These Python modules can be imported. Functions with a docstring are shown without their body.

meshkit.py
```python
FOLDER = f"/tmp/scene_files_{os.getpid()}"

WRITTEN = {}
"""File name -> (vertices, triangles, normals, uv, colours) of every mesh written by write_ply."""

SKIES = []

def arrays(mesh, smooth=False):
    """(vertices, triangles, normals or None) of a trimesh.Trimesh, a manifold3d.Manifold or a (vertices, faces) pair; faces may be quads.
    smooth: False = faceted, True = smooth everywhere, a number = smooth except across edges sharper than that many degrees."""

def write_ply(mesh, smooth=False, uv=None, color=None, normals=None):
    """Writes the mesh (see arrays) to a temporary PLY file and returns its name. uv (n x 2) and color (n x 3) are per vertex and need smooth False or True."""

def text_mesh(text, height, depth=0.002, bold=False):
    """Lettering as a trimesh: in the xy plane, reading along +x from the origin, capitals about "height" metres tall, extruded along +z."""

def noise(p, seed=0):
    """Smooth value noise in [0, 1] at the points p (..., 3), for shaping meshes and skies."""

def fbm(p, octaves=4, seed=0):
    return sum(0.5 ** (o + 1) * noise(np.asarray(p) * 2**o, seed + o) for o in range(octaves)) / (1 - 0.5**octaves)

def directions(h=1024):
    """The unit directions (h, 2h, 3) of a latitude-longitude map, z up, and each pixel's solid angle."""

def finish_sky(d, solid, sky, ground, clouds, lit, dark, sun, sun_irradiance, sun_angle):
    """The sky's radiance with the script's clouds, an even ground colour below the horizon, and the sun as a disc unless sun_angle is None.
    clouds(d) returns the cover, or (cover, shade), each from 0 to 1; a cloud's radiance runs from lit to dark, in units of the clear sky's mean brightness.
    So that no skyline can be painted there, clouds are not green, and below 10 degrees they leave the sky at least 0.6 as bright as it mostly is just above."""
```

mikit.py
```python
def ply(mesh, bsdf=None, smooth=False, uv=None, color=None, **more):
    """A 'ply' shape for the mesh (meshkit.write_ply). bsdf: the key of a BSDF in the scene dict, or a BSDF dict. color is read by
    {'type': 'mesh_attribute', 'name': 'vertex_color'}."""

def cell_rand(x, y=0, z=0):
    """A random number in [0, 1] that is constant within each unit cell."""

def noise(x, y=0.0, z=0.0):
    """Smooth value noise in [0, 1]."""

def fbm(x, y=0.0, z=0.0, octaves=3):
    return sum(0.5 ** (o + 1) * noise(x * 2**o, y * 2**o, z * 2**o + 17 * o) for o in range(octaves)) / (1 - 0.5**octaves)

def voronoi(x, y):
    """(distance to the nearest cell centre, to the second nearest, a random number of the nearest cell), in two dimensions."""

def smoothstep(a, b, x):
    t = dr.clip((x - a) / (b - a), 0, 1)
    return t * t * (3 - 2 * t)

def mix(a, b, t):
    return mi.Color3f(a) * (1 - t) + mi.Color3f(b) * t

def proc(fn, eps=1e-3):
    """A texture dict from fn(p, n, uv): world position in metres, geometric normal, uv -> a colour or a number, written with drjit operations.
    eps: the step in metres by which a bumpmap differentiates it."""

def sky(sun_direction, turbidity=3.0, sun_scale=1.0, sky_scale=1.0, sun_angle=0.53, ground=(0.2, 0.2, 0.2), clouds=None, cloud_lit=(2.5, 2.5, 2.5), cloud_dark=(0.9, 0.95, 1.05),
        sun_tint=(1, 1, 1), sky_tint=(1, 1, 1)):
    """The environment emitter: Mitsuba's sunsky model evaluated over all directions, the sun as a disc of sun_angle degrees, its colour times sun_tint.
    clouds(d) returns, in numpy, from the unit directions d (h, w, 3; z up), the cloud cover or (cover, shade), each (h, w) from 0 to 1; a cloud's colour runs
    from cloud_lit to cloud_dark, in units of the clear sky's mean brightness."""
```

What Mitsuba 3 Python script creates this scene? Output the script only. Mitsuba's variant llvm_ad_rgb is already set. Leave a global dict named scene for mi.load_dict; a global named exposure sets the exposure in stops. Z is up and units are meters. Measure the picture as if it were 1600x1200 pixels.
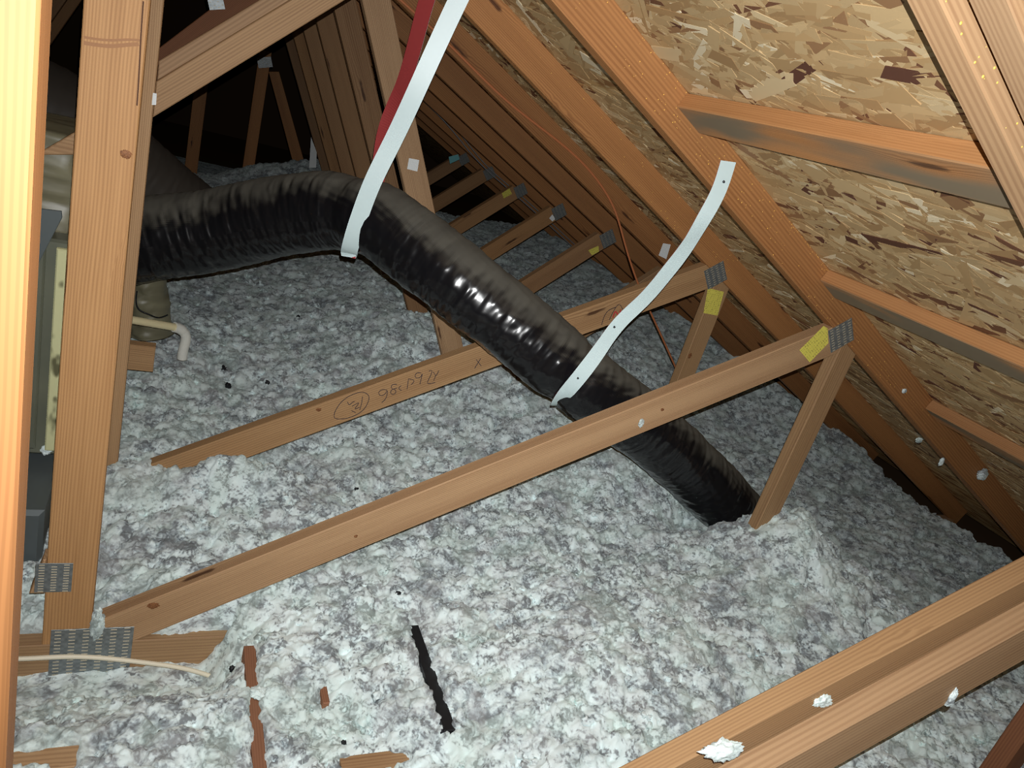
import math, random
import numpy as np, trimesh, drjit as dr, mitsuba as mi, mikit, meshkit
from mikit import proc, noise, fbm, smoothstep, mix, cell_rand, voronoi
from scipy.spatial import cKDTree
T = mi.ScalarTransform4f
V = lambda *a: np.array(a, float)
rng = np.random.default_rng(7)
scene, labels = {'type': 'scene'}, {}

# ------------------------------------------------------------------ camera, lights, exposure
FPX = 1132.4
RC = V([0.89105, -0.36255, 0.27311], [0.10194, -0.42647, -0.89874], [0.44231, 0.82866, -0.34304])   # camera axes: right, down, forward
scene['camera'] = {'type': 'perspective', 'fov': math.degrees(2 * math.atan(800 / FPX)), 'fov_axis': 'x', 'near_clip': 0.02, 'far_clip': 100.0,
                   'to_world': T().look_at(origin=[0, 0, 0], target=RC[2].tolist(), up=(-RC[1]).tolist())}
flash_at = -0.028 * RC[1] - 0.01 * RC[2] + 0.012 * RC[0]
flash_to = flash_at + RC[2] + 0.03 * RC[0] - 0.02 * RC[1]
scene['flash'] = {'type': 'spot', 'intensity': {'type': 'rgb', 'value': [10.2, 10.3, 10.2]}, 'beam_width': 8.0, 'cutoff_angle': 80.0,
                  'to_world': T().look_at(origin=flash_at.tolist(), target=flash_to.tolist(), up=[0, 0, 1])}
exposure = 0.0


def at(px, py, Y):
    """The point at depth Y that the photograph shows at a pixel."""
    d = RC.T @ V((px - 800) / FPX, (py - 600) / FPX, 1)
    return d * Y / d[1]


def at_z(px, py, Z):
    d = RC.T @ V((px - 800) / FPX, (py - 600) / FPX, 1)
    return d * Z / d[2]


# ------------------------------------------------------------------ materials
def lin(r, g, b):
    c = V(r, g, b) / 255
    return np.where(c <= .04045, c / 12.92, ((c + .055) / 1.055) ** 2.4)


def C(r, g, b):
    return {'type': 'rgb', 'value': lin(r, g, b).tolist()}


def col(c):
    return mi.Color3f(float(c[0]), float(c[1]), float(c[2]))


def wood_fn(light, dark, deep, stain=0.0):
    light, dark, deep = lin(*light), lin(*dark), lin(*deep)

    def fn(p, n, uv):
        u, v = uv.x, uv.y
        k = dr.floor(u / 20)
        r1, r2, r3 = cell_rand(k, 3, 1), cell_rand(k, 5, 2), cell_rand(k, 7, 9)
        # knots, sparse, elongated along the grain; the rings bend round them
        ku, kv = u * 1.9, v * 13 + r2 * 9
        d, _, w = voronoi(ku, kv)
        d = d + (noise(u * 60, v * 60) - .5) * .05
        knot = dr.select(w > .78, 1 - smoothstep(.03, .10, d), 0)
        ring = dr.select(w > .78, dr.exp(-d * d * 22), 0)
        a = v + .022 * (noise(u * .8 + r1 * 40, v * 7, 1) - .5) + .004 * (noise(u * 5, v * 30, 4) - .5) + ring * .012
        fq = 105 + 110 * r3
        g = .5 + .5 * dr.sin(6.2832 * (a * fq + .9 * noise(a * 60, u * .4, r1 * 50)))
        g = smoothstep(.15, .95, g) * (.35 + .65 * noise(a * 45, u * .6, 9 + r2 * 30))
        broad = fbm(a * 26, u * .7, r2 * 30, 2)
        fine = noise(v * 420, u * 12, 3)
        c = mix(col(light), col(dark), dr.clip(.60 * g + .70 * (broad - .38) + .26 * (fine - .5), 0, 1))
        c = mix(c, col(deep), dr.clip(.9 * knot + .25 * ring * g, 0, 1))
        c *= (.86 + .28 * r1)
        c = mi.Color3f(c.x * (.97 + .06 * r2), c.y, c.z * (1.05 - .14 * r2))
        if stain:
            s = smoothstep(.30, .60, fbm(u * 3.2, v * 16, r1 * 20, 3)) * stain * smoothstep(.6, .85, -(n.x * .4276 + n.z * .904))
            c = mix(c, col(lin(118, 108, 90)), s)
        return c
    return fn


def twos(b):
    return {'type': 'twosided', 'bsdf': b}


def mat(name, c, rough=.6, **kw):
    c = C(*c) if isinstance(c, tuple) else c
    scene[name] = twos({'type': 'principled', 'base_color': c, 'roughness': rough, **kw})
    return name


mat('wood_tan', proc(wood_fn((177, 142, 106), (138, 102, 72), (80, 54, 38))), .62, specular=.25)
mat('wood_orange', proc(wood_fn((182, 127, 78), (140, 90, 51), (84, 50, 30))), .58, specular=.3)
mat('wood_reddish', proc(wood_fn((192, 148, 104), (148, 104, 66), (92, 58, 36))), .6, specular=.25)
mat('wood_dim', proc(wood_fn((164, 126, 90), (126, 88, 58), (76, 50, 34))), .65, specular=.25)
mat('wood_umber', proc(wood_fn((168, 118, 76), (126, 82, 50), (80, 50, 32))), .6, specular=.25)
mat('wood_rust', proc(wood_fn((134, 88, 60), (104, 64, 44), (70, 44, 30))), .65, specular=.25)
mat('wood_amber', proc(wood_fn((142, 98, 62), (114, 76, 46), (80, 50, 32))), .6, specular=.25)
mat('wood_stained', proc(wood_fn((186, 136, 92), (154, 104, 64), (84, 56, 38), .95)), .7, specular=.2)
mat('wood_brown', proc(wood_fn((150, 104, 78), (112, 74, 54), (70, 42, 30))), .7, specular=.2)
mat('galvanised', proc(lambda p, n, uv: mix(col(lin(118, 124, 126)), col(lin(150, 156, 158)), noise(p.x * 160, p.y * 160, p.z * 160))), .45, metallic=.55)
mat('plate_tooth', (182, 172, 150), .45, metallic=.2)
mat('paper_yellow', proc(lambda p, n, uv: mix(col(lin(226, 214, 96)), col(lin(150, 140, 70)), .75 * smoothstep(.55, .7, noise(uv.x * 900, uv.y * 120)) * smoothstep(.35, .5, dr.abs(2 * (uv.y * 150 - dr.floor(uv.y * 150)) - 1)))), .75)
mat('paper_white', (236, 240, 240), .7)
mat('paper_teal', (120, 190, 195), .7)
mat('marker_ink', (62, 52, 58), .7)
mat('marker_red', (190, 60, 60), .7)
mat('strap_white', (214, 234, 236), .38, specular=.5)
mat('strap_red', (176, 70, 70), .32, specular=.5)
mat('nail_steel', (70, 72, 76), .4, metallic=.6)
mat('pvc_white', (226, 226, 218), .35, specular=.5)
mat('pvc_cream', (226, 214, 172), .4, specular=.45)
mat('cable_cream', (228, 220, 198), .45, specular=.4)
mat('cable_copper', (196, 120, 78), .5, specular=.35)
mat('cable_grey', (150, 150, 152), .5)
mat('black_plastic', (26, 27, 30), .5, specular=.4)
mat('sheet_metal', proc(lambda p, n, uv: mix(col(lin(128, 130, 112)), col(lin(104, 108, 96)), fbm(p.x * 9, p.y * 9, p.z * 9))), .42, metallic=.35)
mat('sheet_grey', (98, 106, 108), .4, metallic=.25)
mat('liner_edge', proc(lambda p, n, uv: mix(col(lin(206, 206, 160)), col(lin(96, 94, 66)), smoothstep(.6, .75, fbm(p.x * 40, p.y * 40, p.z * 16)))), .8)
mat('duct_wrap', proc(lambda p, n, uv: mix(col(lin(132, 128, 104)), col(lin(96, 92, 74)), fbm(p.x * 14, p.y * 14, p.z * 40))), .4, specular=.5)
mat('resin', (236, 186, 92), .15, specular=.8)
mat('drywall', (190, 186, 176), .9)


def duct_fn(p, n, uv):
    # dust lies on whatever faces up, in uneven smears
    t = smoothstep(.36, .84, n.z + .35 * (fbm(uv.x * 7, uv.y * 5, 2) - .5) + .12 * (noise(uv.x * 60, uv.y * 14) - .5))
    t = t * (.72 + .28 * noise(uv.x * 35, uv.y * 9, 7))
    return mix(col(lin(21, 21, 24)), col(lin(101, 98, 89)), t * .85)


def duct_rough(p, n, uv):
    return .22 + .5 * smoothstep(.45, .85, n.z + .3 * (fbm(uv.x * 7, uv.y * 5, 2) - .5))


def duct_bump(p, n, uv):
    return .5 * noise(uv.x * 95, uv.y * 11, 3) + .5 * noise(uv.x * 42 + uv.y * 6, uv.y * 4, 8)


scene['duct_black'] = twos({'type': 'bumpmap', 'arbitrary': proc(duct_bump, 6e-4), 'scale': .0042,
                            'bsdf': {'type': 'principled', 'base_color': proc(duct_fn), 'roughness': proc(duct_rough), 'specular': .55}})


mat('duct_dull', (66, 60, 54), .6, specular=.3)


def fluff_fn(p, n, uv):
    # white fibre with greyer, dustier wisps at every size, faintly tinted here and there
    wx, wy = p.x + .012 * (noise(p.x * 50, p.y * 50, p.z * 50) - .5), p.y + .012 * (noise(p.x * 50, p.y * 50, p.z * 50 + 8) - .5)
    a = fbm(wx * 48, wy * 48, p.z * 48, 3)
    b = fbm(p.x * 13 + 4, p.y * 13, p.z * 13, 2)
    c = fbm(wx * 190, wy * 190, p.z * 190, 2)
    base = mix(col(lin(232, 246, 247)), col(lin(166, 176, 181)), smoothstep(.40, .62, .45 * a + .3 * b + .25 * c))
    base = mix(base, col(lin(112, 115, 118)), .70 * smoothstep(.50, .66, .45 * c + .55 * a))
    base = mix(base, col(lin(206, 226, 216)), .30 * smoothstep(.45, .65, fbm(p.x * 16, p.y * 16 + 9, 3.0, 2)))
    return mix(base, col(lin(208, 206, 206)), .22 * smoothstep(.48, .68, fbm(p.x * 22, p.y * 22 + 31, 8.0, 2)))


scene['fluff'] = twos({'type': 'principled', 'base_color': proc(fluff_fn), 'roughness': 1.0, 'specular': 0.0})
scene['osb_strand'] = twos({'type': 'principled', 'base_color': {'type': 'mesh_attribute', 'name': 'vertex_color'}, 'roughness': .6, 'specular': .25})


def osb_fn(p, n, uv):
    a = noise(uv.x * 14, uv.y * 60, 1)
    b = noise(uv.x * 22 + 9, uv.y * 75, 4)
    c = mix(col(lin(186, 152, 104)), col(lin(138, 100, 64)), smoothstep(.35, .75, a))
    return mix(c, col(lin(206, 184, 140)), .6 * smoothstep(.6, .8, b))


mat('osb_board', proc(osb_fn), .65, specular=.2)
mat('osb_dark', (92, 72, 54), .8, specular=.1)

# ------------------------------------------------------------------ entries
def key_for(name):
    if name not in scene and name not in labels:
        return name
    k = 1
    while f'{name}_{k:03d}' in scene or f'{name}_{k:03d}' in labels:
        k += 1
    return f'{name}_{k:03d}'


def thing(name, label, cat, group=None):
    key = key_for(name)
    labels[key] = {'label': label, 'category': cat}
    if group:
        labels[key]['group'] = group
    return key


def put(parent, name, mesh, m, smooth=False, uv=None, color=None, label=None, kind=None):
    key = key_for(f'{parent}__{name}' if parent else name)
    scene[key] = mikit.ply(mesh, m, smooth=smooth, uv=uv, color=color)
    if label or kind:
        labels.setdefault(key, {})
        if label:
            labels[key]['label'] = label
        if kind:
            labels[key]['kind'] = kind
    return key


def solo(name, mesh, m, label, cat, group=None, smooth=False, uv=None, kind=None):
    key = key_for(name)
    scene[key] = mikit.ply(mesh, m, smooth=smooth, uv=uv)
    labels[key] = {'label': label, 'category': cat}
    if group:
        labels[key]['group'] = group
    if kind:
        labels[key]['kind'] = kind
    return key


_wood_count = [0]


def prism(poly, depth, origin=(0, 0, 0), ex=(1, 0, 0), ey=(0, 0, 1), ez=(0, 1, 0), grain=(1, 0, 0), bevel=.002):
    """A convex outline in the plane (ex, ey) at origin, swept by depth along ez, its long arrises eased: (mesh, uv along and across the grain)."""
    P = np.asarray(poly, float)
    if np.sum(P[:, 0] * np.roll(P[:, 1], -1) - P[:, 1] * np.roll(P[:, 0], -1)) < 0:
        P = P[::-1]
    n = len(P)
    e = np.roll(P, -1, 0) - P
    e /= np.linalg.norm(e, axis=1, keepdims=True)
    nrm = np.stack([-e[:, 1], e[:, 0]], 1)
    inset = []
    for i in range(n):
        a, b = nrm[i - 1], nrm[i]
        inset.append(P[i] + bevel * (a + b) / (1 + a @ b))
    inset = np.array(inset)
    loops = [np.c_[inset, np.zeros(n)], np.c_[P, np.full(n, bevel)], np.c_[P, np.full(n, depth - bevel)], np.c_[inset, np.full(n, depth)]]
    vs, fs, uvs = [], [], []
    g = V(*grain) / np.linalg.norm(grain)
    _wood_count[0] += 1
    k = _wood_count[0]
    shift = rng.random(2) * 4

    def face(q):
        q = np.array(q)
        nn = np.cross(q[1] - q[0], q[2] - q[0])
        nn /= np.linalg.norm(nn) + 1e-12
        if abs(nn @ g) > .8:
            a = np.cross(nn, [.3, .9, .2]); a /= np.linalg.norm(a)
            uu, vv = q @ a * 6, q @ np.cross(nn, a) + .3
        else:
            ax = np.cross(nn, g); ax /= np.linalg.norm(ax)
            uu, vv = q @ g, q @ ax + .05 * round(nn[2] * 2)
        b = len(vs)
        vs.extend(q)
        uvs.extend(np.c_[np.clip(uu, -5, 5) + 20 * k + 7 + shift[0], vv + shift[1]])
        fs.extend([[b, b + i, b + i + 1] for i in range(1, len(q) - 1)])

    for a, b in zip(loops[:-1], loops[1:]):
        for i in range(n):
            j = (i + 1) % n
            face([a[i], a[j], b[j], b[i]])
    face(loops[0][::-1])
    face(loops[3])
    M = np.stack([V(*ex), V(*ey), V(*ez)])
    v = np.array(vs) @ M + V(*origin)
    f = np.array(fs)
    if np.linalg.det(M) < 0:
        f = f[:, ::-1]
    return trimesh.Trimesh(v, f, process=False), np.array(uvs)


def member(parent, name, poly, Y, m, thick=.038, label=None):
    """A 38 mm member of a truss: outline in the truss plane (x, z), front face at depth Y, grain along its longest side."""
    P = np.asarray(poly, float)
    e = np.roll(P, -1, 0) - P
    g = e[np.argmax(np.linalg.norm(e, axis=1))]
    mesh, uv = prism(P, thick, (0, Y, 0), grain=(g[0], g[1], 0))
    return put(parent, name, mesh, m, uv=uv, label=label)


def box(c, size, bevel=.003, yaw=0.0, m=None, grain=None):
    """An eased box, size (x, y, z), turned about z; swept along its longest horizontal face's normal."""
    sx, sy, sz = size
    ex, ey = V(math.cos(yaw), math.sin(yaw), 0), V(-math.sin(yaw), math.cos(yaw), 0)
    o = V(*c) - ey * sy / 2
    gr = grain or ((1, 0, 0) if sx >= max(sy, sz) else (0, 0, 1) if sy >= sz else (0, 1, 0))
    return prism([(-sx / 2, -sz / 2), (sx / 2, -sz / 2), (sx / 2, sz / 2), (-sx / 2, sz / 2)], sy, o, ex, (0, 0, 1), ey, gr, bevel)


def smooth_path(pts, n):
    pts = np.asarray(pts, float)
    d = np.r_[0, np.cumsum(np.linalg.norm(np.diff(pts[:, :3], axis=0), axis=1))]
    from scipy.interpolate import PchipInterpolator, CubicSpline
    s = np.linspace(0, d[-1], n)
    return CubicSpline(d, pts, axis=0, bc_type='natural')(s) if len(pts) > 2 else np.array([np.interp(s, d, pts[:, k]) for k in range(pts.shape[1])]).T


def frames(p):
    t = np.gradient(p, axis=0)
    t /= np.linalg.norm(t, axis=1, keepdims=True)
    u = np.cross(t[0], [0, 0, 1.0]); u /= np.linalg.norm(u)
    U = []
    for k in range(len(p)):
        u = u - t[k] * (u @ t[k]); u /= np.linalg.norm(u)
        U.append(u)
    U = np.array(U)
    return t, U, np.cross(t, U)


def tube(p, r, sides=10):
    p = np.asarray(p, float)
    t, U, W = frames(p)
    r = np.broadcast_to(r, len(p))
    a = np.arange(sides) * 2 * math.pi / sides
    v = (p[:, None] + r[:, None, None] * (np.cos(a)[None, :, None] * U[:, None] + np.sin(a)[None, :, None] * W[:, None])).reshape(-1, 3)
    f = []
    for i in range(len(p) - 1):
        for j in range(sides):
            k = (j + 1) % sides
            f += [[i * sides + j, (i + 1) * sides + j, (i + 1) * sides + k], [i * sides + j, (i + 1) * sides + k, i * sides + k]]
    b = len(v)
    v = np.vstack([v, p[:1], p[-1:]])
    f += [[b, (j + 1) % sides, j] for j in range(sides)]
    o = (len(p) - 1) * sides
    f += [[b + 1, o + j, o + (j + 1) % sides] for j in range(sides)]
    m = trimesh.Trimesh(v, np.array(f), process=False)
    if m.volume < 0:
        m.invert()
    return m


def ribbon(p, side, w, t0, t1):
    """A flat band along p: side = unit width directions, its thickness from t0 to t1 along cross(side, tangent)."""
    p = np.asarray(p, float)
    t = np.gradient(p, axis=0); t /= np.linalg.norm(t, axis=1, keepdims=True)
    s = side - t * np.sum(side * t, axis=1, keepdims=True)
    s /= np.linalg.norm(s, axis=1, keepdims=True)
    n = np.cross(s, t)
    ring = np.stack([p - s * w / 2 + n * t0, p + s * w / 2 + n * t0, p + s * w / 2 + n * t1, p - s * w / 2 + n * t1], 1)
    v = ring.reshape(-1, 3)
    f = []
    for i in range(len(p) - 1):
        for j in range(4):
            k = (j + 1) % 4
            f += [[4 * i + j, 4 * i + k, 4 * i + 4 + k], [4 * i + j, 4 * i + 4 + k, 4 * i + 4 + j]]
    e = 4 * (len(p) - 1)
    f += [[0, 2, 1], [0, 3, 2], [e, e + 1, e + 2], [e, e + 2, e + 3]]
    m = trimesh.Trimesh(v, np.array(f), process=False)
    if m.volume < 0:
        m.invert()
    return m


def blob(c, size, seed=0, sub=3, rough=.55, freq=2.2):
    s = trimesh.creation.icosphere(sub)
    d = s.vertices
    r = 1 + rough * (meshkit.fbm(d * freq + seed * 7.3, 3, seed) - .5) * 2 + .25 * (meshkit.noise(d * freq * 4 + seed, seed + 3) - .5) * 2
    return trimesh.Trimesh(d * r[:, None] * V(*size) + V(*c), s.faces, process=False)


def stroke(pts, Y, w, seed=0):
    """A pen stroke lying on the face at depth Y, through pixels."""
    p = np.array([at(x, y, Y) for x, y in pts])
    if len(p) > 2:
        p = smooth_path(p, 5 * len(p))
    return ribbon(p, np.cross(np.gradient(p, axis=0), [0, 1.0, 0]), w, -.0004, .0004)


# ------------------------------------------------------------------ the frame's measures
ROOF_A, ROOF_S, W4 = .4697, .473, .089       # under side of the rafters: z = A - S |x|
HYP = math.hypot(1, ROOF_S)
WEB_A, WEB_S = -1.286, .5483                 # lower edge of the long diagonal
WEB_H = math.hypot(1, WEB_S)
POST_L, POST_R = -.1495, -.0627
CHORD_T, CHORD_B = -1.271, -1.360
FLOOR = -1.362
TY = [1.37 + .5807 * k for k in range(9)]    # truss planes in the picture, front faces
roof_z = lambda x: ROOF_A - ROOF_S * abs(x)

# ------------------------------------------------------------------ setting: floor, walls, roof sheathing
struct = dict(kind='structure')


def slab(key, mesh, m, uv=None):
    scene[key] = mikit.ply(mesh, m, uv=uv)
    labels[key] = {'kind': 'structure'}


def slab_box(key, lo, hi, m):
    lo, hi = V(*lo), V(*hi)
    me, uv = box((lo + hi) / 2, hi - lo, .004)
    slab(key, me, m, uv)


slab_box('floor', (-4.4, -2.4, FLOOR - .014), (4.4, 10.7, FLOOR - .001), 'osb_dark')
slab_box('wall_back', (-4.4, 10.64, -1.36), (4.4, 10.66, .62), 'osb_dark')
slab_box('wall_front', (-4.4, -2.38, -1.36), (4.4, -2.36, .62), 'osb_board')

labels['ceiling'] = {'kind': 'structure', 'label': 'sloping roof deck of strand board panels above the rafters'}
sl = V(1, -ROOF_S) / HYP
NRM = V(ROOF_S, 1) / HYP                     # outward normal of the right slope (x, z)
rows = [(0.0, .925), (.928, 2.03), (2.033, 3.136), (3.139, 3.86)]
cols = [(-2.35, -1.052), (-1.049, 1.388), (1.391, 3.828), (3.831, 6.268), (6.271, 8.705), (8.708, 10.63)]
STRAND = [((194, 164, 120), 6), ((200, 172, 128), 5), ((184, 152, 108), 5), ((174, 140, 98), 3), ((216, 192, 150), 2.0), ((236, 220, 186), .75), ((150, 114, 80), 1.4), ((116, 80, 58), .9), ((100, 66, 52), .4)]
s_col, s_w = np.array([lin(*c) for c, _ in STRAND]) * .84, np.array([w for _, w in STRAND])


def strands(x0, x1, y0, y1, per_m2, seed):
    """Wood flakes pressed into the under side of a panel, mostly lying along the ridge, each thin, a little tilted and of its own tone."""
    r = np.random.default_rng(seed)
    area = (x1 - x0) * HYP * (y1 - y0)
    n = int(area * per_m2)
    s0, s1 = x0 * HYP, x1 * HYP
    cs, cy = r.uniform(s0 + .02, s1 - .02, n), r.uniform(y0 + .03, y1 - .03, n)
    L, Wd = r.uniform(.022, .068, n), r.uniform(.004, .0145, n)
    big = r.random(n) < .09
    L, Wd = np.where(big, L * 1.6, L), np.where(big, Wd * 1.5, Wd)
    ang = np.where(r.random(n) < .85, r.normal(0, .45, n), r.uniform(-1.5, 1.5, n))
    h = r.uniform(.0004, .0022, n)
    tilt, tilt2 = r.normal(0, .030, n), r.normal(0, .010, n)
    tone = s_col[r.choice(len(s_w), n, p=s_w / s_w.sum())] * r.uniform(.9, 1.12, (n, 1))
    q = np.array([[-1, -1], [1, -1], [1, 1], [-1, 1]], float)
    a = q[None, :, 0] * L[:, None] * (1 + r.normal(0, .12, (n, 4)))
    b = q[None, :, 1] * Wd[:, None] * (1 + r.normal(0, .3, (n, 4)))
    y = np.clip(cy[:, None] + a * np.cos(ang)[:, None] - b * np.sin(ang)[:, None], y0 + .001, y1 - .001)
    s = np.clip(cs[:, None] + a * np.sin(ang)[:, None] + b * np.cos(ang)[:, None], s0 + .001, s1 - .001)
    down = np.maximum(h[:, None] + b * tilt[:, None] + a * tilt2[:, None], .0002)
    base = down * 0 - .0006
    vs = np.concatenate([np.stack([s, y, down], 2), np.stack([s, y, base], 2)], 1)      # (n, 8, 3)
    pos = np.empty_like(vs)
    off = W4 - vs[..., 2]
    pos[..., 0] = vs[..., 0] * sl[0] + NRM[0] * off
    pos[..., 1] = vs[..., 1]
    pos[..., 2] = ROOF_A + vs[..., 0] * sl[1] + NRM[1] * off
    fq = np.array([[0, 1, 2], [0, 2, 3], [0, 4, 5], [0, 5, 1], [1, 5, 6], [1, 6, 2], [2, 6, 7], [2, 7, 3], [3, 7, 4], [3, 4, 0]])
    f = (fq[None] + 8 * np.arange(n)[:, None, None]).reshape(-1, 3)
    return trimesh.Trimesh(pos.reshape(-1, 3), f, process=False), np.repeat(tone, 8, 0)


for side in (1, -1):
    for i, (xa, xb) in enumerate(rows):
        for j, (ya, yb) in enumerate(cols):
            o = V(0, ya, ROOF_A) + V(NRM[0], 0, NRM[1]) * W4
            me, uv = prism([(xa * HYP, 0), (xb * HYP, 0), (xb * HYP, .011), (xa * HYP, .011)], yb - ya, o, (sl[0], 0, sl[1]), (NRM[0], 0, NRM[1]), (0, 1, 0), (0, 0, 1), .001)
            if side < 0:
                me.vertices[:, 0] *= -1
                me.invert()
            uv = np.c_[me.vertices[:, 1], me.vertices[:, 0]]
            pk = put('ceiling', 'sheathing_panel', me, 'osb_board', uv=uv)
            if side > 0 and j in (1, 2, 3) and i < 3:
                y0, y1 = max(ya, .30), min(yb, 5.2)
                dens = 4200 if j == 1 else 1500 if j == 2 else 500
                sm, sc = strands(max(xa, .25), xb, y0, y1, dens, 10 * i + j)
                put(pk, 'wood_strands', sm, 'osb_strand', color=sc, kind='stuff', label='pressed wood flakes of the strand board')

# ------------------------------------------------------------------ trusses
def rafter(parent, Y, m, x0=0.0, x1=3.75, side=1):
    n = NRM * W4
    b = [(x0, ROOF_A - ROOF_S * x0), (x1, ROOF_A - ROOF_S * x1), (x1 + n[0], ROOF_A - ROOF_S * x1 + n[1])]
    b.append((x0 if x0 == 0 else x0 + n[0], ROOF_A - ROOF_S * x0 + (W4 * HYP if x0 == 0 else n[1])))
    return member(parent, 'top_chord', [(side * x, z) for x, z in b], Y, m)


def web_line(x, off=0.0):
    return WEB_A + WEB_S * x + off * WEB_H


def nail_plate(parent, c, Y, w, h, ang, nx, ny, along=True):
    """A toothed plate pressed into the front face, with its rows of teeth."""
    ca, sa = math.cos(ang), math.sin(ang)
    o = V(c[0], Y, c[1])
    ex, ey = V(ca, 0, sa), V(-sa, 0, ca)
    me, uv = prism([(-w / 2, -h / 2), (w / 2, -h / 2), (w / 2, h / 2), (-w / 2, h / 2)], .0022, o - V(0, .0018, 0), ex, ey, (0, 1, 0), bevel=.0004)
    k = put(parent, 'nail_plate', me, 'galvanised', label='grey toothed metal nail plate')
    bits = []
    for i in range(nx):
        for j in range(ny):
            a, b = (i + .5) / nx * w - w / 2, (j + .5 + (.25 if i % 2 else -.1)) / ny * h - h / 2
            if abs(b) > h / 2 - .002:
                continue
            tw, th = (w / nx * .46, min(.0022, h / ny * .4))
            q, _ = prism([(a - tw / 2, b - th / 2), (a + tw / 2, b - th / 2), (a + tw / 2, b + th / 2), (a - tw / 2, b + th / 2)], .0010, o - V(0, .0026, 0), ex, ey, (0, 1, 0), bevel=.0002)
            bits.append(q)
    put(k, 'teeth', trimesh.util.concatenate(bits), 'plate_tooth', kind='stuff')
    return k


def paper(parent, name, quad, Y, m, label, proud=.0008):
    """A slip of paper stapled to a face at depth Y, its four corners by pixel."""
    p = np.array([at(x, y, Y) for x, y in quad])[:, [0, 2]]
    me, uv = prism(p, .0006, (0, Y - proud, 0), bevel=.0001)
    c = p.mean(0)
    e = p[1] - p[0]; e /= np.linalg.norm(e)
    q = me.vertices[:, [0, 2]] - c
    uv = np.c_[q @ e, q @ V(-e[1], e[0])] + 5
    return put(parent, name, me, m, uv=uv, label=label) if parent else (me, uv)


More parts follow.
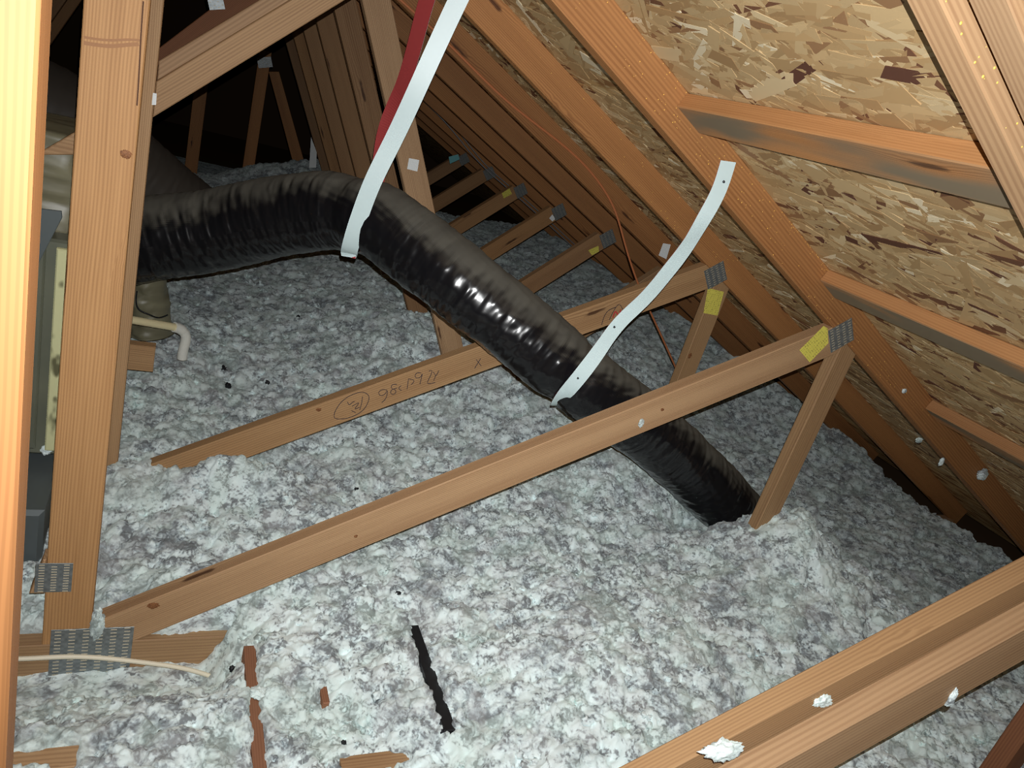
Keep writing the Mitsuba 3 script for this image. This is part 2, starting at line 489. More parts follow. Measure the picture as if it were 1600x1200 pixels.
def lower_truss(parent, Y, m_post, m_raft, post=True, m_up=None, m_heel=None, px=(POST_L, POST_R)):
    """Post, long diagonal, short post at the heel, chords."""
    rafter(parent, Y, m_raft); rafter(parent, Y, m_raft, side=-1)
    if post:
        member(parent, 'post', [(px[0], CHORD_T), (px[1], CHORD_T), (px[1], roof_z(px[1]) - .001), (px[0], roof_z(px[0]) - .001)], Y, m_up or m_post)
    xe = (ROOF_A - web_line(0, W4)) / (ROOF_S + WEB_S)
    xf = (ROOF_A - WEB_A) / (ROOF_S + WEB_S)
    xv0, xv1 = 1.661, 1.750
    xf = xv0 + .02
    zf = web_line(xf)
    xs = POST_R + .001
    member(parent, 'diagonal_web', [(xs, max(web_line(xs), CHORD_T)) if web_line(xs) > CHORD_T else (xs + .06, CHORD_T), (xf, zf), (xf, roof_z(xf) - .001), (xe, roof_z(xe) - .001), (xs, web_line(xs, W4))] if web_line(xs) > CHORD_T else
           [(xs, CHORD_T + .001), ((CHORD_T - WEB_A) / WEB_S, CHORD_T + .001), (xf, zf), (xf, roof_z(xf) - .001), (xe, roof_z(xe) - .001), (xs, web_line(xs, W4))], Y, m_post)
    member(parent, 'heel_post', [(xv0 + .021, CHORD_T), (xv1, CHORD_T), (xv1, roof_z(xv1) - .001), (xv0 + .021, roof_z(xv0 + .021) - .001)], Y, m_heel or m_post)
    member(parent, 'bottom_chord', [(-3.6, CHORD_B), (3.72, CHORD_B), (3.72, CHORD_T), (-3.6, CHORD_T)], Y, m_post)


# doubled truss nearest the camera
ta = thing('roof_truss', 'upper of the two near parallel truss diagonals crossing the lower right corner', 'roof truss')
lower_truss(ta, .543, 'wood_tan', 'wood_tan', post=False, m_heel='wood_rust')
tb = thing('roof_truss', 'nearest roof truss with the bright blurred post along the left edge of the photo', 'roof truss')
lower_truss(tb, .478, 'wood_tan', 'wood_tan', m_up='wood_amber', m_heel='wood_rust', px=(-.160, -.0708))
# the truss with the long diagonal across the middle
t1 = thing('roof_truss', 'roof truss whose long diagonal passes in front of the black duct', 'roof truss')
lower_truss(t1, TY[0], 'wood_tan', 'wood_orange', m_up='wood_reddish')
nail_plate(t1, at(1314, 524, TY[0])[[0, 2]], TY[0], .078, .074, math.radians(38), 4, 9)
cA, cB, cC = at(80, 984, TY[0]), at(210, 978, TY[0]), at(78, 1056, TY[0])
nail_plate(t1, ((cA[0] + cB[0]) / 2, (cA[2] + cC[2]) / 2), TY[0], cB[0] - cA[0], cA[2] - cC[2], 0.0, 6, 14)
cA, cB, cC = at(56, 880, TY[0]), at(115, 876, TY[0]), at(57, 925, TY[0])
nail_plate(t1, ((cA[0] + cB[0]) / 2, (cA[2] + cC[2]) / 2), TY[0], cB[0] - cA[0], cA[2] - cC[2], 0.0, 3, 11)
pA, pB = at(48, 875, TY[0]), at(48, 928, TY[0])
member(t1, 'spacer_block', [(pA[0], pB[2]), (POST_L - .001, pB[2]), (POST_L - .001, pA[2]), (pA[0] + .02, pA[2])], TY[0], 'wood_tan')
paper(t1, 'paper_label', [(1249, 547), (1265, 566), (1294, 536), (1293, 513), (1287, 509)], TY[0], 'paper_yellow', 'yellow paper label')
# the next truss back
t2 = thing('roof_truss', 'second long truss diagonal, with handwritten numbers, passing behind the black duct', 'roof truss')
lower_truss(t2, TY[1], 'wood_tan', 'wood_orange')
nail_plate(t2, at(1118, 430, TY[1])[[0, 2]], TY[1], .078, .074, math.radians(38), 4, 9)
paper(t2, 'paper_label', [(1099, 489), (1121, 493), (1131, 456), (1106, 450)], TY[1], 'paper_yellow', 'yellow paper label with printed lines')
u0 = (POST_R + .001, -.2475)
us = math.tan(math.radians(44.5))
ut = .080


def upper_web(dz, h, Y, thick, m):
    p0 = (u0[0], u0[1] + dz)
    xa = (ROOF_A - p0[1] + us * p0[0]) / (us + ROOF_S); xb = (ROOF_A - p0[1] - h + us * p0[0]) / (us + ROOF_S)
    member(t2, 'upper_web', [p0, (xa, roof_z(xa) - .001), (xb, roof_z(xb) - .001), (p0[0], p0[1] + h)], Y, m, thick)


upper_web(0, ut, TY[1], .038, 'wood_tan')
upper_web(.042, .080, TY[1] + .0385, .030, 'wood_tan')
Z6 = lambda pts: [(480 + x / 5, 560 + y / 5) for x, y in pts]
ink = [[(215, 420), (215, 465), (265, 474), (350, 455), (430, 410), (472, 350), (480, 292), (440, 266), (390, 270), (320, 300), (255, 355), (215, 420)],
       [(315, 340), (330, 362), (352, 345), (372, 335)], [(350, 375), (402, 350), (374, 396), (410, 380)], [(432, 298), (425, 350), (410, 402)], [(345, 408), (378, 424)],
       [(625, 250), (590, 244), (560, 265), (566, 286), (600, 284), (625, 255), (618, 302), (582, 346)], [(702, 205), (662, 210), (657, 230), (686, 246), (690, 270), (662, 280), (652, 262), (702, 232)],
       [(735, 212), (716, 235), (738, 250)], [(792, 158), (780, 242)], [(792, 160), (835, 178), (812, 205)], [(890, 115), (852, 118), (845, 146), (880, 150), (897, 125), (880, 202)],
       [(950, 100), (972, 95), (968, 125), (942, 196), (1000, 188)], [(985, 105), (1005, 132), (1028, 96)], [(1005, 132), (988, 175)], [(1320, 8), (1360, 60)], [(1356, 0), (1308, 78)]]
for st in ink:
    put(t2, 'pen_stroke', stroke(Z6(st), TY[1] - .0006, .0017), 'marker_ink', label='handwritten number or ring in dark marker')
for st in ([(940, 508), (950, 486), (962, 480)], [(952, 500), (968, 476), (975, 490)]):
    put(t2, 'pen_stroke', stroke(st, TY[1] - .0006, .0017), 'marker_ink', label='dark marker scribble near the strap')
put(t2, 'red_mark', trimesh.util.concatenate([stroke([(958, 496), (962, 487), (966, 492), (970, 484)], TY[1] - .0008, .004)]), 'marker_red', label='small red pen mark')

# the W trusses that recede behind the duct
NODE = (1.92, -.462)
names = ['third truss back, with the white sticker on its leaning web', 'fourth truss back, its web just left of the stickered one', 'fifth truss back, its short diagonal ending in a pale label',
         'sixth truss back, its short diagonal carrying a small yellow tag', 'seventh truss back, deep in the dark beyond the yellow tag', 'eighth truss back, deep in the dark beside the white paper triangle', 'farthest truss, with a small shiny plate where two webs meet']
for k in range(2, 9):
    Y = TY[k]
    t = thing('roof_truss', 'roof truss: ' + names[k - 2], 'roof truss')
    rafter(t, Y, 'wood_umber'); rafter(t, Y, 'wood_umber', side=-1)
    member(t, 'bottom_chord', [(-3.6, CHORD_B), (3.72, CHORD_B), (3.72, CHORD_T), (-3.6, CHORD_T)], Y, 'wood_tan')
    ws = -2.03
    d = V(1, ws) / math.hypot(1, ws); nn = V(-d[1], d[0])
    cx, cz = .5, .187
    if k == 8:
        cx -= .0
    lo = lambda off, z: (cx + nn[0] * off + (z - (cz + nn[1] * off)) / ws, z)
    # web: bottom at the chord, top under the rafter
    bl, br = lo(-W4 / 2, CHORD_T + .001), lo(W4 / 2, CHORD_T + .001)

    def top(off):
        x0 = cx + nn[0] * off; z0 = cz + nn[1] * off
        x = (ROOF_A - z0 + ws * x0) / (ws + ROOF_S)
        return x, roof_z(x) - .001
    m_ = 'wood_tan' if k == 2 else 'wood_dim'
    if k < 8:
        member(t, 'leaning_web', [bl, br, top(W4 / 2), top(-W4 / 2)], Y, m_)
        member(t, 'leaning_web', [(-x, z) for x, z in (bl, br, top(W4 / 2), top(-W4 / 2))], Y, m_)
        ds = .94
        dd = V(1, ds) / math.hypot(1, ds); dn = V(-dd[1], dd[0])
        e0 = V(*NODE) + dd * .035
        st = V(*NODE) - dd * ((NODE[1] + 1.10) / dd[1])
        member(t, 'short_diagonal', [st - dn * .0445, e0 - dn * .0445, e0 - dd * .05 + dn * .0445, st + dn * .0445], Y - .0005, m_)
        nail_plate(t, V(*NODE) + dd * .012 + V(.01, -.002), Y - .0005, .075, .075, math.radians(40), 4, 8)
paper('roof_truss_004', 'sticker', [(636, 264), (652, 268), (655, 250), (639, 247)], TY[2], 'paper_white', 'white square sticker')
paper('roof_truss_004', 'white_card', [(1029, 399), (1041, 405), (1048, 382), (1036, 380)], TY[2], 'paper_white', 'white card tacked to the rafter')
paper('roof_truss_005', 'paper_tag', [(919, 391), (925, 399), (936, 393), (935, 384)], TY[3] - .0005, 'paper_yellow', 'crumpled yellow paper tag')
paper('roof_truss_006', 'paper_tag', [(858, 341), (863, 346), (868, 342), (863, 335)], TY[4] - .0005, 'paper_white', 'pale scrap of paper')
paper('roof_truss_007', 'paper_tag', [(784, 302), (787, 310), (800, 303), (796, 294)], TY[5] - .0005, 'paper_yellow', 'small yellow paper tag')
paper('roof_truss_008', 'paper_tag', [(701, 245), (703, 256), (718, 249), (716, 241)], TY[6] - .0005, 'paper_teal', 'teal paper tag')
# farthest truss: an upright and a leaning web that meet under a plate, and another upright
t9 = 'roof_truss_010'
Y9 = TY[8]
a0, a1 = at(402, 104, Y9), at(420, 104, Y9)
member(t9, 'upright_web', [(a0[0], CHORD_T), (a1[0] + .005, CHORD_T), (a1[0] + .005, a1[2] + .10), (a0[0], a1[2] + .10)], Y9, 'wood_orange')
b0, b1 = at(303, 140, Y9), at(324, 140, Y9)
member(t9, 'upright_web', [(b0[0], CHORD_T), (b1[0], CHORD_T), (b1[0], b1[2] + .25), (b0[0], b1[2] + .25)], Y9, 'wood_orange')
q = [at(420, 112, Y9 - .04), at(436, 112, Y9 - .04), at(478, 262, Y9 - .04), at(460, 262, Y9 - .04)]
member(t9, 'leaning_web', [(p[0], p[2]) for p in q], Y9 - .039, 'wood_orange')
nail_plate(t9, at(413, 97, Y9)[[0, 2]], Y9 - .039, .10, .07, math.radians(20), 4, 4)

def knot(parent, px, py, Y, rx, rz, seed):
    c = at(px, py, Y)
    put(parent, 'knot', blob(c, (rx, .0011, rz), seed, 3, .3, 1.5), 'knot_wood', smooth=True, label='dark knot in the wood')


mat('knot_wood', proc(lambda p, n, uv: mix(col(lin(104, 66, 42)), col(lin(148, 100, 64)), noise(p.x * 420, 0, p.z * 420))), .6, specular=.25)
mat('mark_brown', (152, 108, 72), .7)
mat('crack_dark', (84, 54, 34), .8)
knot(t1, 239, 946, TY[0], .011, .008, 1)
knot(t1, 197, 241, TY[0], .008, .007, 2)
knot(t1, 556, 838, TY[0], .004, .004, 3)
knot(t1, 1035, 640, TY[0], .005, .004, 6)
knot(t2, 498, 640, TY[1], .007, .006, 4)
knot(t2, 1078, 556, TY[1], .007, .010, 5)
put(t1, 'grain_mark', stroke([(131, 58), (150, 61), (175, 63), (200, 62), (218, 63)], TY[0] - .0004, .0035), 'mark_brown', label='brown mark across the grain')
put(t1, 'grain_mark', stroke([(131, 67), (150, 70), (175, 72), (200, 70), (217, 69)], TY[0] - .0004, .0055), 'mark_brown', label='brown mark across the grain')
put(t1, 'crack', stroke([(224, 2), (220, 60), (217, 120), (214, 165)], TY[0] - .0004, .0022), 'crack_dark', label='dark drying crack')

bq = [at(x, y, 2.9) for x, y in [(200, 178), (470, -28), (400, -40), (200, 112)]]
br = thing('diagonal_brace', 'dark brown diagonal brace in the shadows above the upper web', 'brace')
member(br, 'plank', [(p[0], p[2]) for p in bq], 2.9, 'wood_rust')
nail_plate(br, at(337, 2, 2.9)[[0, 2]], 2.9, .05, .05, math.radians(20), 4, 3)

# resin beads and dust specks that glint on the rafters near the camera
def beads(holder, n, Y, x0, x1, seed, r0=.0005, r1=.0014):
    r = np.random.default_rng(seed)
    ico = trimesh.creation.icosphere(1)
    out = []
    centres = r.uniform(0, 1, (12, 2))
    for _ in range(n):
        c = centres[r.integers(12)] + r.normal(0, .09, 2)
        x = x0 + (x1 - x0) * np.clip(c[0], 0, 1)
        o = W4 * np.clip(c[1], .05, .95)
        s = r.uniform(r0, r1)
        p = V(x + NRM[0] * o, Y, roof_z(x) + NRM[1] * o)
        out.append(trimesh.Trimesh(ico.vertices * V(s, s * .7, s) + p, ico.faces, process=False))
    put(holder, 'resin_beads', trimesh.util.concatenate(out), 'resin', smooth=True, kind='stuff', label='glinting amber resin beads')


beads(f'{t1}__top_chord', 260, TY[0], .62, 2.3, 1)
beads(f'{ta}__top_chord', 70, .543, .55, 1.0, 2, .0006, .0017)
beads(f'{tb}__top_chord', 60, .478, .50, .9, 3, .0006, .0022)
beads(f'{t2}__top_chord', 60, TY[1], .7, 1.7, 4, .0006, .0015)

# ------------------------------------------------------------------ blocking boards between the rafters
def blocking(X, y0, y1, label, m='wood_stained', flat=True, skew=0.0):
    o = V(0, 0, ROOF_A) + V(NRM[0], 0, NRM[1]) * (W4 - .003)
    s0 = X * HYP
    k = V(sl[0], 0, sl[1])
    A = o + k * s0 + V(0, y0, 0)
    Lg = y1 - y0
    me, uv = prism([(0, 0), (.084, 0), (.084, Lg), (0, Lg)], .035, A, k, (0, 1, 0), (-NRM[0], 0, -NRM[1]), (0, 1, 0), .002)
    return solo('blocking_board', me, m, label, 'board', group='blocking boards nailed between rafters', uv=uv)


blocking(.890, .585, TY[0] - .002, 'topmost grey-stained blocking board between the near rafters, under the pale strand board')
blocking(1.477, .585, TY[0] - .002, 'middle orange blocking board between the rafters, right of the heel plate')
blocking(2.125, .585, TY[0] - .002, 'lowest blocking board, above the white tufts stuck to the rafter near the eaves')

# ------------------------------------------------------------------ the hanging black duct
DUCT = [(168, 388, 2.44, .127), (225, 376, 2.42, .126), (330, 361, 2.38, .123), (430, 340, 2.30, .119), (500, 331, 2.22, .116), (555, 334, 2.13, .110), (600, 350, 2.04, .107), (650, 388, 1.96, .107), (720, 442, 1.86, .107),
        (800, 506, 1.77, .106), (892, 583, 1.69, .105), (1000, 665, 1.66, .104), (1090, 742, 1.65, .105), (1150, 805, 1.66, .108), (1200, 860, 1.69, .110)]


def duct_mesh(ctrl, n, sides, seed, strap_px=()):
    pts = np.array([np.r_[at(x, y, Y), r] for x, y, Y, r in ctrl])
    p = smooth_path(pts, n)
    c, r = p[:, :3], p[:, 3]
    t, U, Wv = frames(c)
    s = np.r_[0, np.cumsum(np.linalg.norm(np.diff(c, axis=0), axis=1))]
    a = np.linspace(0, 2 * math.pi, sides + 1)
    S, A = np.meshgrid(s, a, indexing='ij')
    q = np.stack([S * 34, np.cos(A) * 2.2, np.sin(A) * 2.2], -1)
    wr = (meshkit.noise(q, seed) - .5) * .0014 + (meshkit.noise(q * V(2.6, 1.6, 1.6) + 3, seed + 5) - .5) * .0026                                        # fine crosswise creases of the film
    q2 = np.stack([S * 9 + np.sin(A * 2 + S * 5) * .8, np.cos(A) * 1.3 + 5, np.sin(A) * 1.3], -1)
    wr += (meshkit.fbm(q2, 3, seed + 2) - .5) * .012                                  # slack folds
    wr += .0005 * np.sin(2 * math.pi * (S / .034 - A / (2 * math.pi)))                 # the helix wire showing through
    for sp in strap_px:
        k = np.argmin(np.linalg.norm(c - sp, axis=1))
        wr -= .010 * np.exp(-((S - s[k]) / .035) ** 2)
    rad = (r[:, None] + wr)[..., None]
    v = c[:, None] + rad * (np.cos(A)[..., None] * U[:, None] + np.sin(A)[..., None] * Wv[:, None])
    uv = np.stack([S, A * .105], -1).reshape(-1, 2)
    m_, k_ = n, sides + 1
    i, j = np.meshgrid(np.arange(m_ - 1), np.arange(k_ - 1), indexing='ij')
    b = (i * k_ + j).ravel()
    f = np.vstack([np.c_[b, b + k_, b + k_ + 1], np.c_[b, b + k_ + 1, b + 1]])
    m = trimesh.Trimesh(v.reshape(-1, 3), f, process=False)
    out = np.einsum('ij,ij->i', m.face_normals, np.repeat(0, 1)[0] + (m.triangles_center - c[(f[:, 0] // k_)])).mean()
    if out < 0:
        m = trimesh.Trimesh(m.vertices, f[:, ::-1], process=False)
    return m, uv, c


S1, S2 = at(556, 334, 2.13), at(892, 583, 1.69)
dm, duv, _ = duct_mesh(DUCT, 620, 150, 3, (S1, S2))
solo('flexible_duct', dm, 'duct_black', 'shiny black insulated flexible duct hanging in white straps across the attic', 'duct', smooth=True, uv=duv)
dm, duv, _ = duct_mesh([(0, 150, 2.95, .16), (85, 182, 2.95, .16), (150, 226, 2.98, .155), (212, 275, 3.02, .15), (300, 342, 3.08, .145), (345, 368, 3.12, .14)], 200, 80, 9)
solo('flexible_duct', dm, 'duct_dull', 'dark flexible duct in the shadows behind, left of and above the shiny one', 'duct', smooth=True, uv=duv)

# ------------------------------------------------------------------ hanging straps
def strap(label, path, normals, w, nails=()):
    k = thing('hanging_strap', label, 'strap')
    p = smooth_path([at(*q) for q in path], 30 * len(path) // 2)
    wd = np.array(normals, float)
    wd = np.stack([np.interp(np.linspace(0, 1, len(p)), np.linspace(0, 1, len(wd)), wd[:, j]) for j in range(3)], 1)
    wd = np.cross(np.gradient(p, axis=0), wd)
    put(k, 'white_face', ribbon(p, wd, w, 0.0, .0009), 'strap_white', label='white outer face')
    put(k, 'red_face', ribbon(p, wd, w, -.0009, -.0001), 'strap_red', label='red printed inner face')
    for q in nails:
        c = at(*q)
        put(k, 'nail', blob(c, (.003, .0022, .003), 1, 2, .1), 'nail_steel', smooth=True)
    return k


P1s = [(750, -70, 1.885), (716, 0, 1.90), (681, 75, 1.912), (647, 150, 1.925), (613, 222, 1.945), (580, 290, 1.958), (564, 332, 1.968), (553, 365, 1.982), (546, 391, 2.015), (549, 389, 2.13), (558, 372, 2.235), (585, 300, 2.265),
       (600, 215, 2.235), (632, 125, 2.13), (667, 0, 2.02), (690, -70, 1.97)]


F1, B1n = V(-.25, -1, .2), V(.75, .75, 0)
s1 = strap('white strap with a red back looped under the bend of the black duct', P1s, [F1] * 9 + [V(0, -.2, -1), V(0, .9, -.4), V(.2, 1, 0)] + [B1n] * 4, .046)
P2s = [(1138, 252, TY[0] - .002), (1122, 300, TY[0] - .002), (1103, 336, TY[0] - .001), (1078, 378, 1.40), (1043, 425, 1.45), (1003, 471, 1.505), (968, 505, 1.54), (936, 548, 1.555), (906, 588, 1.570), (885, 613, 1.60), (872, 630, 1.66), (880, 628, 1.74), (905, 590, 1.80), (940, 545, 1.79), (957, 520, 1.70)]
N2 = [V(0, -1, 0)] * 3 + [V(-.1, -1, .1)] * 4 + [V(-.3, -.9, .4)] * 2 + [V(-.2, -1, -.2), V(-.1, -.3, -1), V(0, .6, -.8), V(.1, 1, 0), V(.1, .9, .3), V(0, 1, 0)]
s2 = strap('white strap nailed to the near rafter and looped under the lower half of the duct', P2s, N2, .042, [(1131, 284, TY[0] - .004), (960, 511, 1.5385), (903, 591, 1.567)])

# ------------------------------------------------------------------ blown insulation
def bumps(x, y, cell, seed, rise=.6, keep=1.0):
    """Height of packed round lumps of about the cell's size: the upper envelope of spheres on a jittered grid."""
    r = np.random.default_rng(seed)
    nx, ny = int(5.2 / cell), int(8.6 / cell)
    gx, gy = np.meshgrid(np.arange(nx), np.arange(ny), indexing='ij')
    c = np.stack([(gx + r.uniform(-.1, 1.1, gx.shape)) * cell - 1.5, (gy + r.uniform(-.1, 1.1, gx.shape)) * cell], -1).reshape(-1, 2)
    rad = cell * r.uniform(.45, 1.05, len(c))
    hz = cell * rise * r.uniform(-.5, .5, len(c))
    d, i = cKDTree(c).query(np.c_[x, y], k=6, workers=-1)
    return np.max(hz[i] + np.sqrt(np.maximum(rad[i] ** 2 - d ** 2, 0)) - .35 * cell, axis=1)


def gauss(x, y, cx, cy, sx, sy):
    return np.exp(-((x - cx) / sx) ** 2 - ((y - cy) / sy) ** 2)


def sstep(a, b, x):
    t = np.clip((x - a) / (b - a), 0, 1)
    return t * t * (3 - 2 * t)


V1c = at(1218, 776, TY[0])
END = at(1140, 795, 1.66)


def ground(x, y):
    """The drift of the insulation without its lumps."""
    h = -1.255 + .155 * sstep(-.05, 1.7, x) + .10 * sstep(2.0, 3.1, y) + .045 * sstep(1.9, 2.9, x)
    h += .05 * (meshkit.noise(np.stack([x * 2.1, y * 2.1, 0 * x], -1), 5) - .5) * 2
    h += .11 * gauss(x, y, 1.78, 1.36, .16, .14) + .07 * gauss(x, y, 1.80, 1.22, .34, .26) + .10 * gauss(x, y, .24, 1.87, .17, .06)
    h += .05 * gauss(x, y, 1.0, 1.05, .5, .25) + .13 * gauss(x, y, 1.15, 2.75, .6, .75) + .13 * gauss(x, y, 1.62, 2.08, .34, .30)
    h -= .10 * gauss(x, y, 1.72, 1.62, .14, .10)
    h -= .10 * sstep(.30, .16, x) * gauss(x, y, -.1, 1.28, 3, .11)
    h += .06 * gauss(x, y, .12, 1.47, .18, .07)
    h += .27 * gauss(x, y, 1.0, 5.6, .75, .5)
    h -= .27 * sstep(0, .40, x - (1.95 - .65 * (y - 1.37))) * sstep(3.6, 2.2, y) - .10 * sstep(2.7, 3.2, x)
    h -= .5 * sstep(5.95, 6.5, y)
    return np.where(x > .5, np.maximum(h, np.where(y < 5.5, -1.222, -2)), h)


slots = []                                    # (x0, x1, y0, y1, depth): where wood or pipe lies bare


def pillow(x, y):
    h = ground(x, y)
    lumps = .36 * bumps(x, y, .085, 11) + .52 * bumps(x, y, .038, 12) + .64 * bumps(x, y, .0185, 13)
    near = sstep(4.0, 2.4, y)
    lumps += near * (.62 * bumps(x, y, .0095, 14) + .008 * (meshkit.noise(np.stack([x * 170, y * 170, 0 * x], -1), 15) - .5))
    return h, lumps


def terrain():
    ys = [.22]
    while ys[-1] < 8.2:
        ys.append(ys[-1] + .0039 * max(1.0, ys[-1] / 1.25) ** 1.15)
    ys = np.array(ys)
    xs = np.concatenate([np.arange(-1.4, -.35, .016), np.arange(-.35, 2.3, .0043), np.arange(2.3, 3.45, .009)])
    X, Y = np.meshgrid(xs, ys, indexing='ij')
    sh = X.shape
    x, y = X.ravel(), Y.ravel()
    wx = x + .012 * (meshkit.noise(np.stack([x * 30, y * 30, 0 * x], -1), 21) - .5)
    wy = y + .012 * (meshkit.noise(np.stack([x * 30, y * 30, 0 * x + 5], -1), 22) - .5)
    h, l = pillow(wx, wy)
    for x0, x1, y0, y1, zt, *keep in slots:
        edge = .006 * (meshkit.noise(np.stack([x * 45, y * 45, 0 * x], -1), 31) - .5) * 2
        q = .035 if keep else .004
        m = sstep(x0 - q, x0 + q, x + edge) * sstep(x1 + q, x1 - q, x + edge) * sstep(y0 - .008, y0 + .008, y + edge) * sstep(y1 + .008, y1 - .008, y + edge)
        h, l = h * (1 - m) + np.minimum(h, zt - .006) * m, l * (1 - (1 - keep[0] if keep else .93) * m)
    from scipy.ndimage import gaussian_filter
    z = gaussian_filter((h + l).reshape(sh), .45).ravel()
    top = roof_z(x) + .03
    z = np.minimum(z, top)
    z = np.maximum(z, FLOOR + .004)
    v = np.c_[x + .010 * (meshkit.noise(np.stack([x * 70, y * 70, z * 70], -1), 41) - .5), y + .010 * (meshkit.noise(np.stack([x * 70, y * 70, z * 70 + 9], -1), 42) - .5), z]
    a, b = sh
    i, j = np.meshgrid(np.arange(a - 1), np.arange(b - 1), indexing='ij')
    q = (i * b + j).ravel()
    f = np.vstack([np.c_[q, q + b, q + b + 1], np.c_[q, q + b + 1, q + 1]])
    return v, f, xs, ys, z.reshape(sh)


def strip_thing(name, mesh_uv, m, label, cat, group=None):
    return solo(name, mesh_uv[0], m, label, cat, group, uv=mesh_uv[1])


# things lying in the insulation: each leaves a bare slot
def lying(name, x0, x1, y0, y1, ztop, m, label, cat, thick=.05, grow=.002, yaw=0.0, slot=True):
    ztop = float(ground(V((x0 + x1) / 2), V((y0 + y1) / 2))[0]) + ztop
    me = box(((x0 + x1) / 2, (y0 + y1) / 2, ztop - thick / 2), (x1 - x0, y1 - y0, thick), .002, yaw)
    if slot:
        slots.append((x0 + grow, x1 - grow, y0 + grow, y1 - grow, ztop))
    return strip_thing(name, me, m, label, cat)


lying('edge_board', .238, .262, .55, 1.29, .022, 'wood_brown', 'thin dark brown board on edge, running to the photo bottom right of the base plate', 'board')
lying('black_pipe', .598, .624, .965, 1.27, .020, 'black_plastic', 'black plastic strip half buried in the white insulation near the bottom', 'pipe')
lying('wood_scrap', .383, .397, 1.105, 1.155, .016, 'wood_brown', 'small brown wood chip sunk in the insulation between the board edge and the black strip', 'wood scrap')
lying('wood_scrap', .40, .54, .945, .985, .016, 'wood_tan', 'broken pale wood scrap at the photo bottom, left of the black strip', 'wood scrap')
lying('wood_scrap', -.30, -.05, 1.02, 1.065, .016, 'wood_tan', 'wood offcut lying bare in the bottom left corner', 'wood scrap')
lying('wood_scrap', .11, .20, .935, .965, .016, 'wood_tan', 'pale wood scrap just left of the thin brown board at the photo bottom', 'wood scrap')
slots.append((-.5, .045, 1.372, 1.412, CHORD_T))
slots.append((.150, .225, 1.372, 1.40, CHORD_T))
slots.append((-.5, .19, 1.270, 1.382, CHORD_T - .075, .45))

tv, tf, txs, tys, tz = terrain()


def top_at(x, y):
    i = np.clip(np.searchsorted(txs, x), 0, len(txs) - 1)
    j = np.clip(np.searchsorted(tys, y), 0, len(tys) - 1)
    return tz[i, j]


def crumbs(n, seed):
    r = np.random.default_rng(seed)
    ico = trimesh.creation.icosphere(1)
    base = []
    for k in range(12):
        d = ico.vertices
        base.append(d * (1 + .9 * (meshkit.noise(d * 2.6 + k * 5, k) - .5) * 2)[:, None])
    y = .5 + 3.4 * r.random(n) ** 1.4
    x = r.uniform(-.35, 2.4, n)
    s = r.uniform(.0028, .0085, n) * (.8 + .25 * y)
    z = top_at(x, y) - s * .1
    ok = np.ones(n, bool)
    for x0, x1, y0, y1, *_ in slots:
        ok &= ~((x > x0 - .004) & (x < x1 + .004) & (y > y0 - .004) & (y < y1 + .004) & (r.random(n) < .93))
    vs, fs = [], []
    for k in np.nonzero(ok)[0]:
        q = base[k % 12] * s[k] * r.uniform(.7, 1.3, 3)
        c, sn = math.cos(k), math.sin(k)
        q = np.c_[q[:, 0] * c - q[:, 1] * sn, q[:, 0] * sn + q[:, 1] * c, q[:, 2]]
        fs.append(ico.faces + 42 * len(vs))
        vs.append(q + V(x[k], y[k], z[k]))
    return np.vstack(vs), np.vstack(fs)


cv, cf = crumbs(2200, 5)
solo('blown_insulation', trimesh.Trimesh(np.vstack([tv, cv]), np.vstack([tf, cf + len(tv)]), process=False), 'fluff', 'deep bed of loose white blown insulation covering the attic floor', 'insulation', smooth=True, kind='stuff')

# tufts of it that cling to the timber
def tuft(px, py, Y, size, label, seed):
    c = at(px, py, Y)
    solo('insulation_tuft', blob(c, size, seed, 3, .55, 2.4), 'fluff', label, 'insulation tuft', 'white tufts clinging to the timber', smooth=True)


tuft(152, 975, 1.362, (.013, .010, .034), 'white tuft hanging over the plate at the foot of the reddish post', 1)
tuft(1286, 1095, .540, (.016, .006, .010), 'white tuft stuck on the face of the upper near diagonal', 2)
tuft(1488, 1090, .475, (.006, .004, .016), 'thin white curl on the lowest near diagonal, close to the right edge', 3)
tuft(1130, 1172, .505, (.030, .010, .014), 'largest white tuft between the two near diagonals at the photo bottom', 4)
tuft(1002, 661, TY[0] - .004, (.007, .004, .011), 'tiny white fleck on the long diagonal, in front of the duct', 5)
tuft(1436, 688, TY[0] - .004, (.015, .004, .008), 'small flat white flake on the rafter lower edge near the eaves', 6)
tuft(1471, 722, TY[0] - .004, (.008, .005, .015), 'narrow white tuft at the rafter edge, between the flat flake and the big tuft', 7)
tuft(1535, 741, TY[0] - .008, (.022, .012, .020), 'big round white tuft on the rafter near the eaves at the right edge', 8)
tuft(1566, 722, TY[0] - .006, (.009, .006, .008), 'faint tuft just above and right of the big round one', 9)
tuft(1413, 611, TY[0] - .004, (.008, .004, .007), 'small white speck at the top of the eaves tufts', 10)
tuft(403, 1082, 1.10, (.014, .012, .009), 'white tuft lying across the thin brown board', 12)
tuft(72, 703, 1.80, (.012, .008, .012), 'white wisp on the lower edge of the metal air handler', 11)

# ------------------------------------------------------------------ air handler and what hangs on it, seen through the gap on the left
ah = thing('air_handler', 'greenish metal air handler cabinet seen in the gap between the two left posts', 'air handler')
XR, YF = -.190, 1.80
def part_box(parent, name, lo, hi, m, bevel=.006, label=None):
    lo, hi = V(*lo), V(*hi)
    me, uv = box((lo + hi) / 2, hi - lo, bevel)
    return put(parent, name, me, m, label=label)


